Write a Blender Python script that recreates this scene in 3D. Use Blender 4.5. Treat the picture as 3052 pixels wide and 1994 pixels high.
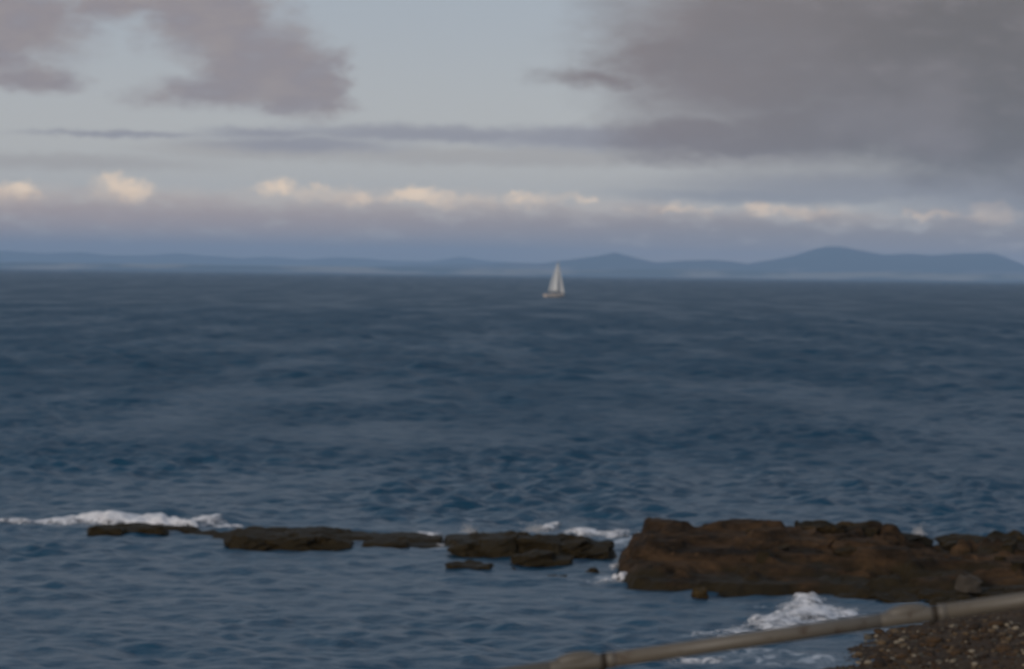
import bpy, bmesh, math, random
import numpy as np
from mathutils import Vector, Matrix, Euler

# ------------------------------------------------------------------ scene set-up
sc = bpy.context.scene
for o in list(bpy.data.objects):
    bpy.data.objects.remove(o)
col = sc.collection
rad = math.radians
PW, PH = 3052.0, 1994.0
FPX = 8654.0                     # focal length in photo pixels (about 20 degrees across)
EYE = 8.5                        # eye height above the water
ROLL = 0.0131
PITCH = math.atan((997 - 817) / FPX)

# ---- camera
cam_d = bpy.data.cameras.new('camera')
cam = bpy.data.objects.new('camera', cam_d)
col.objects.link(cam)
cam_d.sensor_width = 36.0
cam_d.lens = 36.0 * FPX / PW
cam_d.clip_start = 0.5
cam_d.clip_end = 300000.0
cam.location = (0, 0, EYE)
cam.matrix_world = (Matrix.Translation((0, 0, EYE)) @ Matrix.Rotation(math.pi / 2 - PITCH, 4, 'X')
                    @ Matrix.Rotation(math.atan(ROLL), 4, 'Z'))
cam_d.dof.use_dof = True         # the photograph is softly out of focus everywhere
cam_d.dof.focus_distance = 20.0
cam_d.dof.aperture_fstop = 3.2
sc.camera = cam
CM = cam.matrix_world.copy()

def ray(px, py):
    v = Vector(((px - PW / 2) / FPX, -(py - PH / 2) / FPX, -1.0))
    return (CM.to_3x3() @ v)

def on_z(px, py, z=0.0):
    r = ray(px, py)
    t = (z - EYE) / r.z
    return (r.x * t, r.y * t)

def at_y(px, py, y):
    r = ray(px, py)
    t = y / r.y
    return Vector((r.x * t, y, EYE + r.z * t))

def azel(px, py):
    r = ray(px, py).normalized()
    return math.degrees(math.atan2(r.x, r.y)), math.degrees(math.asin(r.z))

# ---- colour management
sc.view_settings.view_transform = 'Standard'
sc.view_settings.look = 'None'
sc.view_settings.exposure = 0.0
sc.view_settings.gamma = 1.0
sc.view_settings.use_curve_mapping = False
sc.cycles.use_denoising = True
sc.cycles.volume_bounces = 0
sc.cycles.max_bounces = 8

def s2l(c):
    return tuple((x / 255 / 12.92) if x / 255 <= 0.04045 else ((x / 255 + 0.055) / 1.055) ** 2.4 for x in c)

# ---- sun: late, low, veiled, behind the camera and to its left
SUN_EL, SUN_AZ = 12.0, 215.0     # azimuth measured clockwise from +Y (the view direction)
sun_d = bpy.data.lights.new('sun', 'SUN')
sun = bpy.data.objects.new('sun', sun_d)
col.objects.link(sun)
sun_d.energy = 1.5
sun_d.angle = rad(12)
sun_d.color = (1.0, 0.93, 0.86)
sv = Vector((math.sin(rad(SUN_AZ)) * math.cos(rad(SUN_EL)), math.cos(rad(SUN_AZ)) * math.cos(rad(SUN_EL)), math.sin(rad(SUN_EL))))
sun.rotation_euler = sv.to_track_quat('Z', 'Y').to_euler()
sun.location = (-30, -40, 60)

# ---- world: Nishita sky with a broken evening cloud cover
world = bpy.data.worlds.new('World')
sc.world = world
world.use_nodes = True
WT = world.node_tree
WT.nodes.clear()
SKY_STRENGTH = 0.1

class G:
    """small node-graph helper"""
    def __init__(s, tree): s.t = tree
    def n(s, typ, **kw):
        nd = s.t.nodes.new(typ)
        for k, v in kw.items(): setattr(nd, k, v)
        return nd
    def put(s, sock, v):
        if isinstance(v, bpy.types.NodeSocket): s.t.links.new(v, sock)
        elif v is not None: sock.default_value = v
    def m(s, op, a, b=None, c=None, clamp=False):
        nd = s.n('ShaderNodeMath', operation=op, use_clamp=clamp)
        s.put(nd.inputs[0], a); s.put(nd.inputs[1], b); s.put(nd.inputs[2], c)
        return nd.outputs[0]
    def v(s, op, a, b=None):
        nd = s.n('ShaderNodeVectorMath', operation=op)
        s.put(nd.inputs[0], a)
        if b is not None: s.put(nd.inputs[3] if op == 'SCALE' else nd.inputs[1], b)
        return nd.outputs['Value'] if op in ('LENGTH', 'DOT_PRODUCT') else nd.outputs[0]
    def noise(s, vec, scale, detail=4, rough=0.55, colour=False, dist=0.0):
        nd = s.n('ShaderNodeTexNoise')
        s.put(nd.inputs['Vector'], vec)
        nd.inputs['Scale'].default_value = scale
        nd.inputs['Detail'].default_value = detail
        nd.inputs['Roughness'].default_value = rough
        nd.inputs['Distortion'].default_value = dist
        return nd.outputs['Color' if colour else 'Fac']
    def ss(s, x, a, b, lo=0.0, hi=1.0):
        nd = s.n('ShaderNodeMapRange', interpolation_type='SMOOTHSTEP')
        s.put(nd.inputs['Value'], x)
        nd.inputs['From Min'].default_value = a; nd.inputs['From Max'].default_value = b
        nd.inputs['To Min'].default_value = lo; nd.inputs['To Max'].default_value = hi
        return nd.outputs[0]
    def mix(s, f, a, b, blend='MIX'):
        nd = s.n('ShaderNodeMix', data_type='RGBA', blend_type=blend)
        s.put(nd.inputs[0], f)
        s.put(nd.inputs[6], a if isinstance(a, bpy.types.NodeSocket) else (*a, 1))
        s.put(nd.inputs[7], b if isinstance(b, bpy.types.NodeSocket) else (*b, 1))
        return nd.outputs[2]

def build_world():
    g = G(WT)
    out = g.n('ShaderNodeOutputWorld')
    bg = g.n('ShaderNodeBackground')
    bg.inputs['Strength'].default_value = SKY_STRENGTH
    WT.links.new(bg.outputs[0], out.inputs['Surface'])
    sky = g.n('ShaderNodeTexSky', sky_type='NISHITA')
    sky.sun_disc = False
    sky.sun_elevation = rad(SUN_EL)
    sky.sun_rotation = rad(SUN_AZ)
    sky.air_density = 1.0
    sky.dust_density = 1.5
    sky.ozone_density = 1.0
    D = g.n('ShaderNodeTexCoord').outputs['Generated']
    sep = g.n('ShaderNodeSeparateXYZ'); WT.links.new(D, sep.inputs[0])
    x, y, z = sep.outputs
    az = g.m('MULTIPLY', g.m('ARCTAN2', x, y), 57.29578)
    el = g.m('MULTIPLY', g.m('ARCSINE', z), 57.29578)
    cmb = g.n('ShaderNodeCombineXYZ')
    WT.links.new(az, cmb.inputs[0]); WT.links.new(el, cmb.inputs[1])
    P = cmb.outputs[0]
    k = 1.0 / SKY_STRENGTH
    C = lambda r, gg, b: tuple(v * k for v in s2l((r, gg, b)))

    # clear air: the Nishita sky thinned by a high pale veil that whitens towards the horizon
    veil = g.mix(g.ss(el, 0.0, 6.0), C(214, 208, 198), C(174, 181, 191))
    veil = g.mix(g.ss(el, 10.0, 50.0), veil, C(148, 172, 202))
    base = g.mix(0.88, sky.outputs[0], veil)

    # warp of the direction so that no cloud has a clean outline
    st = g.v('MULTIPLY', P, (1.0, 1.9, 1.0))
    w1 = g.v('SUBTRACT', g.noise(st, 0.55, 5, 0.6, True), (0.5, 0.5, 0.5))
    w2 = g.v('SUBTRACT', g.noise(st, 2.2, 5, 0.6, True), (0.5, 0.5, 0.5))
    Pw = g.v('ADD', P, g.v('ADD', g.v('MULTIPLY', w1, (2.4, 0.75, 0)), g.v('MULTIPLY', w2, (0.55, 0.30, 0))))
    Pf = g.v('ADD', P, g.v('MULTIPLY', w2, (0.50, 0.26, 0)))
    w3 = g.v('SUBTRACT', g.noise(g.v('MULTIPLY', P, (1.0, 1.5, 1.0)), 1.6, 6, 0.65, True), (0.5, 0.5, 0.5))
    Pt = g.v('ADD', P, g.v('MULTIPLY', w3, (1.5, 0.75, 0)))
    n_mid = g.noise(g.v('MULTIPLY', P, (1.0, 2.6, 1.0)), 0.9, 6, 0.6)
    n_big = g.noise(g.v('MULTIPLY', P, (1.0, 1.8, 1.0)), 0.28, 3, 0.5)

    def blob(px, py, rx, ry, soft, vec):
        a, e = azel(px, py)
        d = g.v('LENGTH', g.v('MULTIPLY', g.v('SUBTRACT', vec, (a, e, 0)), (151.0 / rx, 151.0 / ry, 0)))
        return g.ss(d, 1 + soft, max(0.0, 1 - soft))
    def union(lst, vec):
        r = None
        for b in lst:
            q = blob(*b, vec)
            r = q if r is None else g.m('MAXIMUM', r, q)
        return r
    inside = g.m('MULTIPLY', g.ss(g.m('ABSOLUTE', az), 15, 10.5), g.ss(el, 8.0, 5.6))
    outside = g.m('SUBTRACT', 1.0, inside)

    # 1 beige veils lying between the streak clouds
    beige = union([(1560, 470, 760, 26, .6, ), (800, 448, 330, 28, .6), (150, 482, 420, 22, .7), (2700, 560, 700, 40, .7)], Pf)
    c = g.mix(g.m('MULTIPLY', beige, 0.62), base, C(176, 168, 160))

    # 2 the far cumulus line: sunlit tops over a long mauve bank
    top_soft = union([(60, 610, 260, 52, .55), (420, 610, 330, 46, .6), (900, 620, 420, 48, .6), (1300, 622, 420, 46, .6), (1780, 640, 420, 40, .6),
                      (2260, 645, 160, 26, .8), (2520, 655, 150, 24, .8), (2900, 655, 180, 32, .7), (-600, 600, 500, 60, .6), (3700, 660, 500, 50, .6)], Pf)
    c = g.mix(g.m('MULTIPLY', top_soft, 0.62), c, C(232, 212, 190))
    tops = union([(25, 585, 78, 36, .45), (340, 560, 70, 34, .5), (400, 575, 60, 26, .5), (330, 648, 60, 14, .7), (830, 555, 50, 20, .8), (1010, 580, 120, 24, .5),
                  (1240, 578, 70, 26, .5), (1350, 592, 110, 22, .5), (1690, 585, 60, 14, .6), (1580, 600, 60, 14, .7),
                  (2255, 622, 60, 16, .55), (2430, 632, 110, 15, .6), (2780, 645, 80, 12, .6), (2965, 638, 74, 28, .45), (2020, 628, 110, 10, .7),
                  (-260, 590, 120, 34, .5), (-700, 575, 160, 40, .5), (3330, 640, 120, 26, .5), (3700, 630, 160, 34, .5)], Pt)
    c = g.mix(g.m('MULTIPLY', tops, g.ss(g.noise(P, 1.1, 3), 0.34, 0.66, 0.25, 1.0)), c, g.mix(n_mid, C(272, 234, 190), C(282, 256, 222)))
    edge = g.m('ADD', el, g.m('ADD', g.m('MULTIPLY', g.m('SUBTRACT', n_mid, 0.5), 0.9), g.m('MULTIPLY', az, 0.010)))
    bank = g.ss(edge, 1.52, 0.92)
    bank = g.m('MULTIPLY', bank, g.ss(n_big, 0.1, 0.45, 0.75, 1.0))
    bcol = g.mix(g.ss(az, -8, 8), C(198, 170, 152), C(172, 152, 136))
    bcol = g.mix(g.ss(n_mid, 0.50, 0.72), bcol, C(216, 198, 182))
    bcol = g.mix(g.ss(el, 0.85, 0.25), bcol, g.mix(g.ss(az, -1.0, 4.0), C(160, 146, 144), C(214, 178, 148)))
    c = g.mix(g.m('MULTIPLY', bank, 0.92), c, bcol)
    # grey shelf under the big cloud on the right
    shelf = union([(2700, 560, 560, 42, .6), (2350, 585, 420, 22, .7), (3100, 580, 420, 80, .6)], Pf)
    c = g.mix(g.m('MULTIPLY', shelf, 0.7), c, C(146, 144, 148))

    # 3 streak cloud
    streak = union([(1300, 400, 480, 24, .7), (800, 397, 170, 17, .8), (1750, 412, 330, 34, .6), (350, 400, 240, 8, .9), (900, 430, 260, 22, .8)], Pf)
    c = g.mix(g.m('MULTIPLY', streak, 0.85), c, C(152, 149, 155))

    # 4 dark clouds: one on the left, scraps beyond it, the great one on the right
    left = union([(640, 60, 190, 130, .5), (760, 190, 210, 120, .45), (860, 280, 150, 55, .5), (930, 230, 110, 90, .5), (560, 0, 240, 60, .5),
                  (650, 275, 190, 50, .6), (985, 285, 90, 42, .6), (60, 60, 210, 110, .55), (90, 225, 150, 38, .6), (0, 130, 110, 90, .6), (330, 10, 160, 50, .7)], Pw)
    right = union([(2270, 160, 450, 280, .55), (1990, 160, 210, 130, .8), (1800, 235, 170, 34, .85), (2080, 400, 260, 70, .7), (2420, 380, 440, 125, .6),
                   (2750, 120, 600, 330, .35), (2900, 380, 420, 150, .45), (3300, 250, 500, 330, .4), (2650, 0, 700, 180, .3), (2230, 440, 300, 40, .6)], Pw)
    # the same broken cover goes on over the rest of the sky
    pl = g.v('SCALE', D, None)
    inv = g.m('DIVIDE', 1.0, g.m('ADD', g.m('MAXIMUM', z, 0.0), 0.16))
    nd = WT.nodes[-1]
    plane = g.v('SCALE', D, inv)
    nf = g.noise(g.v('ADD', plane, (3.1, 7.7, 0)), 0.85, 7, 0.58)
    rest = g.m('MULTIPLY', g.ss(nf, 0.45, 0.60), g.m('MULTIPLY', outside, g.ss(el, 1.2, 3.0)))
    rc = g.mix(n_mid, C(134, 130, 134), C(118, 116, 122))
    c = g.mix(g.m('MULTIPLY', rest, 0.9), c, rc)
    lc = g.mix(g.ss(n_mid, 0.3, 0.75), C(142, 131, 134), C(157, 144, 140))
    lm = g.m('MULTIPLY', left, g.ss(n_mid, 0.05, 0.5, 0.55, 1.0))
    c = g.mix(g.m('MULTIPLY', lm, 0.88), c, lc)
    rcol = g.mix(g.ss(az, 1.5, 9.5), C(134, 122, 119), C(106, 98, 93))
    rcol = g.mix(g.ss(n_big, 0.42, 0.66), rcol, C(124, 115, 113))
    rcol = g.mix(g.ss(n_mid, 0.45, 0.95), rcol, C(136, 127, 126))
    rm = g.m('MULTIPLY', right, g.ss(n_mid, 0.0, 0.42, 0.85, 1.0))
    c = g.mix(g.m('MULTIPLY', rm, 0.95), c, rcol)
    WT.links.new(c, bg.inputs['Color'])
build_world()

# ------------------------------------------------------------------ helpers
def tag(o, label=None, cat=None, group=None, kind=None):
    if label: o['label'] = label
    if cat: o['category'] = cat
    if group: o['group'] = group
    if kind: o['kind'] = kind
    return o

def mesh_obj(name, verts, faces, mat, parent=None, smooth=True):
    me = bpy.data.meshes.new(name)
    if isinstance(verts, np.ndarray):
        nv, nf = len(verts), len(faces)
        fs = np.asarray(faces, dtype=np.int32)
        me.vertices.add(nv); me.vertices.foreach_set('co', verts.astype(np.float32).ravel())
        w = fs.shape[1]
        me.loops.add(nf * w); me.loops.foreach_set('vertex_index', fs.ravel())
        me.polygons.add(nf)
        me.polygons.foreach_set('loop_start', np.arange(0, nf * w, w, dtype=np.int32))
        me.polygons.foreach_set('loop_total', np.full(nf, w, dtype=np.int32))
        me.update(calc_edges=True)
    else:
        me.from_pydata(verts, [], faces)
    me.validate()
    if mat: me.materials.append(mat)
    if smooth: me.polygons.foreach_set('use_smooth', [True] * len(me.polygons))
    o = bpy.data.objects.new(name, me)
    col.objects.link(o)
    if parent: o.parent = parent
    return o

def bm_obj(name, bm, mat, parent=None, smooth=True):
    me = bpy.data.meshes.new(name)
    bm.to_mesh(me); bm.free()
    if mat: me.materials.append(mat)
    if smooth: me.polygons.foreach_set('use_smooth', [True] * len(me.polygons))
    o = bpy.data.objects.new(name, me)
    col.objects.link(o)
    if parent: o.parent = parent
    return o

def empty(name, loc=(0, 0, 0), rz=0.0):
    o = bpy.data.objects.new(name, None)
    col.objects.link(o)
    o.location = loc; o.rotation_euler = (0, 0, rz)
    return o

def grid_faces(nr, nc):
    i = np.arange(nr - 1)[:, None] * nc + np.arange(nc - 1)[None, :]
    return np.stack([i, i + 1, i + nc + 1, i + nc], -1).reshape(-1, 4)

def _hash(ix, iy, seed):
    h = (ix.astype(np.int64) * 374761393 + iy.astype(np.int64) * 668265263 + seed * 1442695041) & 0xFFFFFFFF
    h = ((h ^ (h >> 13)) * 1274126177) & 0xFFFFFFFF
    return ((h ^ (h >> 16)) & 0xFFFFFF) / float(0xFFFFFF)

def vn(x, y, seed=0):
    x = np.asarray(x, float); y = np.asarray(y, float)
    ix, iy = np.floor(x), np.floor(y)
    fx, fy = x - ix, y - iy
    fx = fx * fx * fx * (fx * (fx * 6 - 15) + 10); fy = fy * fy * fy * (fy * (fy * 6 - 15) + 10)
    a, b = _hash(ix, iy, seed), _hash(ix + 1, iy, seed)
    c, d = _hash(ix, iy + 1, seed), _hash(ix + 1, iy + 1, seed)
    return a + (b - a) * fx + (c - a) * fy + (a - b - c + d) * fx * fy

def fbm(x, y, seed=0, octv=4, gain=0.5):
    r, amp, tot, f = 0.0, 1.0, 0.0, 1.0
    for i in range(octv):
        r = r + amp * vn(x * f + 17.3 * i, y * f - 9.1 * i, seed + i); tot += amp
        amp *= gain; f *= 2.03
    return r / tot

def sst(x, a, b):
    t = np.clip((np.asarray(x, float) - a) / (b - a), 0, 1)
    return t * t * (3 - 2 * t)

def new_mat(name):
    m = bpy.data.materials.new(name)
    m.use_nodes = True
    nt = m.node_tree
    bs = nt.nodes['Principled BSDF']
    return m, G(nt), bs

# ------------------------------------------------------------------ materials
def mat_sea():
    m, g, b = new_mat('sea_water')
    nt = m.node_tree
    pos = g.n('ShaderNodeNewGeometry').outputs['Position']
    big = g.noise(g.v('MULTIPLY', pos, (0.05, 0.02, 0.05)), 1.0, 3)
    colr = g.mix(big, (0.002, 0.041, 0.076), (0.004, 0.056, 0.102))
    at = g.n('ShaderNodeAttribute', attribute_name='foam')
    fn = g.noise(g.v('MULTIPLY', pos, (1.0, 0.6, 1.0)), 2.2, 7, 0.65, dist=0.6)
    foam = g.ss(g.m('ADD', g.m('SUBTRACT', fn, 1.0), at.outputs['Fac']), 0.0, 0.30)
    colr = g.mix(foam, colr, (0.62, 0.63, 0.64))
    g.put(b.inputs['Base Color'], colr)
    ra = g.n('ShaderNodeAttribute', attribute_name='ripple')
    g.put(b.inputs['Roughness'], g.m('MAXIMUM', g.m('MULTIPLY', foam, 0.75), ra.outputs['Fac']))
    b.inputs['IOR'].default_value = 1.333
    b1 = g.n('ShaderNodeBump'); b1.inputs['Strength'].default_value = 0.9; b1.inputs['Distance'].default_value = 0.16
    g.put(b1.inputs['Height'], g.noise(g.v('MULTIPLY', pos, (0.8, 1.3, 1.0)), 1.6, 5, 0.62))
    b2 = g.n('ShaderNodeBump'); b2.inputs['Strength'].default_value = 0.8; b2.inputs['Distance'].default_value = 0.35
    g.put(b2.inputs['Height'], g.noise(g.v('MULTIPLY', pos, (0.35, 0.55, 0.2)), 1.0, 3, 0.55))
    nt.links.new(b1.outputs[0], b2.inputs['Normal'])
    nt.links.new(b2.outputs[0], b.inputs['Normal'])
    return m

def mat_foam():
    m, g, b = new_mat('foam')
    pos = g.n('ShaderNodeNewGeometry').outputs['Position']
    n = g.noise(g.v('MULTIPLY', pos, (1.0, 0.55, 1.0)), 3.4, 8, 0.72, dist=0.5)
    g.put(b.inputs['Base Color'], g.mix(g.ss(n, 0.38, 0.62), (0.66, 0.62, 0.60), (0.84, 0.79, 0.75)))
    b.inputs['Roughness'].default_value = 0.9
    at = g.n('ShaderNodeAttribute', attribute_name='dens')
    g.put(b.inputs['Alpha'], g.ss(g.m('ADD', at.outputs['Fac'], g.m('MULTIPLY', g.m('SUBTRACT', n, 0.5), 2.2)), 0.0, 0.75))
    bp = g.n('ShaderNodeBump'); bp.inputs['Strength'].default_value = 0.4; bp.inputs['Distance'].default_value = 0.05
    g.put(bp.inputs['Height'], g.noise(pos, 9.0, 5, 0.7))
    m.node_tree.links.new(bp.outputs[0], b.inputs['Normal'])
    return m

def mat_rock(name, c1, c2, weed_top, weed=(0.022, 0.0155, 0.007)):
    """bedded sandstone, browner on dry tops, olive weed low down"""
    m, g, b = new_mat(name)
    geo = g.n('ShaderNodeNewGeometry')
    pos = geo.outputs['Position']
    sep = g.n('ShaderNodeSeparateXYZ'); m.node_tree.links.new(pos, sep.inputs[0])
    n1 = g.noise(g.v('MULTIPLY', pos, (0.7, 0.7, 3.0)), 0.9, 6, 0.62)
    n2 = g.noise(pos, 4.5, 5, 0.65)
    n3 = g.noise(g.v('MULTIPLY', pos, (1, 1, 1.5)), 0.55, 4, 0.6)
    c = g.mix(g.ss(n1, 0.35, 0.68), c1, c2)
    c = g.mix(g.ss(n2, 0.55, 0.75), c, tuple(v * 0.55 for v in c1))
    c = g.mix(g.ss(n2, 0.42, 0.28), c, tuple(v * 1.25 for v in c2))
    wm = g.ss(g.m('ADD', sep.outputs[2], g.m('MULTIPLY', g.m('SUBTRACT', n3, 0.5), 1.9)), weed_top + 0.25, weed_top - 0.25)
    wc = g.mix(n2, weed, tuple(v * 1.9 for v in weed))
    c = g.mix(wm, c, wc)
    g.put(b.inputs['Base Color'], c)
    g.put(b.inputs['Roughness'], g.m('SUBTRACT', 0.85, g.m('MULTIPLY', wm, 0.25)))
    b.inputs['Specular IOR Level'].default_value = 0.08
    bp = g.n('ShaderNodeBump'); bp.inputs['Strength'].default_value = 0.8; bp.inputs['Distance'].default_value = 0.12
    g.put(bp.inputs['Height'], g.noise(g.v('MULTIPLY', pos, (1.0, 1.0, 2.2)), 3.0, 7, 0.68))
    m.node_tree.links.new(bp.outputs[0], b.inputs['Normal'])
    return m

def mat_plain(name, colr, rough=0.6, var=0.25, scale=3.0, metal=0.0, bump=0.0, stretch=(1, 1, 1), objspace=True):
    m, g, b = new_mat(name)
    tc = g.n('ShaderNodeTexCoord').outputs['Object'] if objspace else g.n('ShaderNodeNewGeometry').outputs['Position']
    p = g.v('MULTIPLY', tc, stretch)
    n = g.noise(p, scale, 6, 0.6)
    g.put(b.inputs['Base Color'], g.mix(g.ss(n, 0.25, 0.75), tuple(v * (1 - var) for v in colr), tuple(min(1, v * (1 + var)) for v in colr)))
    b.inputs['Roughness'].default_value = rough
    b.inputs['Metallic'].default_value = metal
    if rough > 0.75: b.inputs['Specular IOR Level'].default_value = 0.12
    if bump:
        bp = g.n('ShaderNodeBump'); bp.inputs['Strength'].default_value = 0.6; bp.inputs['Distance'].default_value = bump
        g.put(bp.inputs['Height'], n)
        m.node_tree.links.new(bp.outputs[0], b.inputs['Normal'])
    return m

def mat_hills(name, c1, c2, c3):
    m, g, b = new_mat(name)
    pos = g.n('ShaderNodeNewGeometry').outputs['Position']
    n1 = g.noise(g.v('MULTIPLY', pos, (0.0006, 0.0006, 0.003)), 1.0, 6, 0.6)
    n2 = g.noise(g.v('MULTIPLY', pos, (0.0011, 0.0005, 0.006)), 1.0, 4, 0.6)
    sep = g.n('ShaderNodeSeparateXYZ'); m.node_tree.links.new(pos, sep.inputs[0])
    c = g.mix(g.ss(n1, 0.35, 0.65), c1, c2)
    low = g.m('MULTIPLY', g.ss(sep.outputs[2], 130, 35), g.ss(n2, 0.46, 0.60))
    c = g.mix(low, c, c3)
    g.put(b.inputs['Base Color'], c)
    b.inputs['Roughness'].default_value = 1.0
    b.inputs['Specular IOR Level'].default_value = 0.0
    return m

def mat_rail():
    m, g, b = new_mat('rail_paint')
    p = g.n('ShaderNodeTexCoord').outputs['Object']
    n1 = g.noise(g.v('MULTIPLY', p, (1, 2.5, 2.5)), 2.2, 5, 0.6)
    n2 = g.noise(g.v('MULTIPLY', p, (1, 1.6, 1.6)), 14.0, 6, 0.7)
    n3 = g.noise(g.v('MULTIPLY', p, (1, 5, 5)), 5.0, 6, 0.7)
    c = g.mix(g.ss(n1, .3, .7), (0.098, 0.080, 0.058), (0.124, 0.102, 0.075))
    c = g.mix(g.m('MULTIPLY', g.ss(n3, .50, .75), .35), c, (0.155, 0.140, 0.118))
    rust = g.ss(g.m('ADD', n2, g.m('MULTIPLY', n1, .5)), .84, .98)
    c = g.mix(rust, c, (0.060, 0.032, 0.016))
    g.put(b.inputs['Base Color'], c)
    g.put(b.inputs['Roughness'], g.m('ADD', .5, g.m('MULTIPLY', rust, .35)))
    bp = g.n('ShaderNodeBump'); bp.inputs['Strength'].default_value = .5; bp.inputs['Distance'].default_value = .003
    g.put(bp.inputs['Height'], g.m('SUBTRACT', n1, rust))
    m.node_tree.links.new(bp.outputs[0], b.inputs['Normal'])
    return m

M = {
    'sea': mat_sea(), 'foam': mat_foam(),
    'spray': mat_plain('spray', (0.62, 0.58, 0.55), 0.5, 0.05, 1.0),
    'rock': mat_rock('reef_rock', (0.021, 0.014, 0.008), (0.094, 0.052, 0.025), 0.40),
    'rock_dark': mat_rock('weedy_rock', (0.020, 0.015, 0.007), (0.070, 0.043, 0.018), 0.70),
    'pale_rock': mat_plain('pale_rock', (0.070, 0.056, 0.042), 0.9, 0.3, 2.5, bump=0.03),
    'rail': mat_rail(),
    'rust': mat_plain('rusty_iron', (0.040, 0.031, 0.023), 0.8, 0.4, 12.0, bump=0.002),
    'concrete': mat_plain('concrete', (0.26, 0.25, 0.23), 0.9, 0.2, 1.2, bump=0.01),
    'sail': mat_plain('sailcloth', (0.86, 0.82, 0.76), 0.8, 0.06, 0.8),
    'sail_shade_batten': mat_plain('shaded_sail_batten', (0.74, 0.71, 0.67), 0.8, 0.08, 0.8),  # greyer cloth colour stands in for less light on the jib; battens share it
    'hull': mat_plain('hull_paint', (0.66, 0.54, 0.45), 0.4, 0.08, 0.6),
    'boot': mat_plain('waterline_paint', (0.50, 0.42, 0.33), 0.5, 0.1, 0.6),
    'deck': mat_plain('deck', (0.52, 0.44, 0.37), 0.7, 0.12, 1.0),
    'glass': mat_plain('cabin_window', (0.02, 0.025, 0.03), 0.1, 0.1, 1.0),
    'spar': mat_plain('spar', (0.42, 0.41, 0.40), 0.4, 0.08, 1.0, metal=0.3),
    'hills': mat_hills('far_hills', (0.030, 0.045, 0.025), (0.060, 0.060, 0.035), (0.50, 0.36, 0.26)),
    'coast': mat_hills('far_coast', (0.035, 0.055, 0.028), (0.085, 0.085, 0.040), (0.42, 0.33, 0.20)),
}

# ------------------------------------------------------------------ far hills
def profile(pts, dist):
    ax, hz = [], []
    for px, py in pts:
        p = at_y(px, py, dist)
        ax.append(p.x); hz.append(p.z)
    return np.array(ax), np.array(hz)

def hills(name, pts, dist, depth, x0, x1, mat, seed, out_l, out_r, nx=620, nd=30):
    ax, hz = profile(pts, dist)
    xs = np.linspace(x0, x1, nx)
    ridge = np.interp(xs, ax, hz)
    outl = (1 - sst(xs, ax[0] - 2500, ax[0])) + sst(xs, ax[-1], ax[-1] + 1500)
    out_h = np.where(xs < (x0 + x1) / 2, out_l, out_r)
    ridge = ridge * (1 - outl) + outl * out_h * (0.5 + 1.1 * fbm(xs / 3500, xs * 0, seed, 4))
    ridge = ridge + (fbm(xs / 420, xs * 0, seed + 9, 4) - 0.5) * 12
    ds = np.linspace(0, 1, nd)
    X, T = np.meshgrid(xs, ds)
    front = sst(T, 0.0, 0.55) * (1 - 0.35 * (1 - sst(T, 0.2, 0.55)))
    back = 1 - sst(T, 0.6, 1.0)
    Y = dist + (T - 0.55) * depth + (fbm(X / 5000, T * 0, seed + 3, 3) - 0.5) * depth * 0.5 * (1 - T)
    n = fbm(X / 900, Y / 900, seed + 5, 5)
    ridge = ridge * sst(xs, x0, x0 + 2500) * (1 - sst(xs, x1 - 2500, x1))
    Z = np.maximum(ridge[None, :], 4) * np.where(T < 0.56, front, back)
    gully = 1 - 0.55 * np.abs(n - 0.5) * 2 * (1 - np.abs(T - 0.55) / 0.55).clip(0, 1) ** 0.3 * (np.abs(T - 0.55) > 0.06)
    Z = Z * gully + (T > 0.02) * 3.0 - 3.0 * (T <= 0.02) - 6.0 * (T > 0.97)
    v = np.stack([X, Y, Z], -1).reshape(-1, 3)
    o = mesh_obj(name, v, grid_faces(nd, nx), mat)
    return tag(o, kind='structure')

right_pts = [(1440, 790), (1520, 784), (1620, 786), (1700, 774), (1780, 764), (1839, 752), (1900, 768), (1960, 782), (2050, 776), (2130, 774), (2190, 780), (2238, 788),
             (2300, 776), (2380, 760), (2430, 744), (2470, 736), (2510, 737), (2560, 748), (2630, 761), (2700, 757), (2780, 763), (2850, 757), (2950, 755), (3000, 772), (3052, 792), (3120, 806)]
left_pts = [(-60, 746), (0, 748), (120, 756), (230, 752), (300, 760), (430, 762), (520, 754), (620, 764), (720, 770), (800, 766), (900, 774), (1000, 768), (1100, 772), (1150, 778), (1290, 780), (1376, 766), (1430, 776), (1520, 784), (1600, 790), (1800, 804), (1950, 816)]
low_pts = [(-60, 782), (300, 786), (600, 790), (900, 794), (1200, 798), (1500, 804), (1800, 806), (2000, 802), (2150, 808), (2400, 812), (2700, 812), (2900, 816), (3100, 818)]
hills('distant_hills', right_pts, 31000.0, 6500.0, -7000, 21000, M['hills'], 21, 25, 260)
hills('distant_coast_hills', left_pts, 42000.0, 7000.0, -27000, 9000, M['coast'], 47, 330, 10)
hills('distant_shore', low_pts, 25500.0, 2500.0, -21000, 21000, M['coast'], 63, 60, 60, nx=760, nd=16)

# ------------------------------------------------------------------ the sea
rng = np.random.default_rng(5)
NW = 120
lam = np.exp(rng.uniform(math.log(0.55), math.log(5.0), NW))
th = rng.normal(0, 0.85, NW) + rad(-12)
kx, ky = np.sin(th) * 2 * np.pi / lam, -np.cos(th) * 2 * np.pi / lam
ph = rng.uniform(0, 2 * np.pi, NW)
amp = 0.31 * math.sqrt(2 / NW) * lam / (2 * np.pi) * np.where(lam > 2.2, 0.42, np.where(lam > 1.5, 0.75, 1.0))

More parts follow.
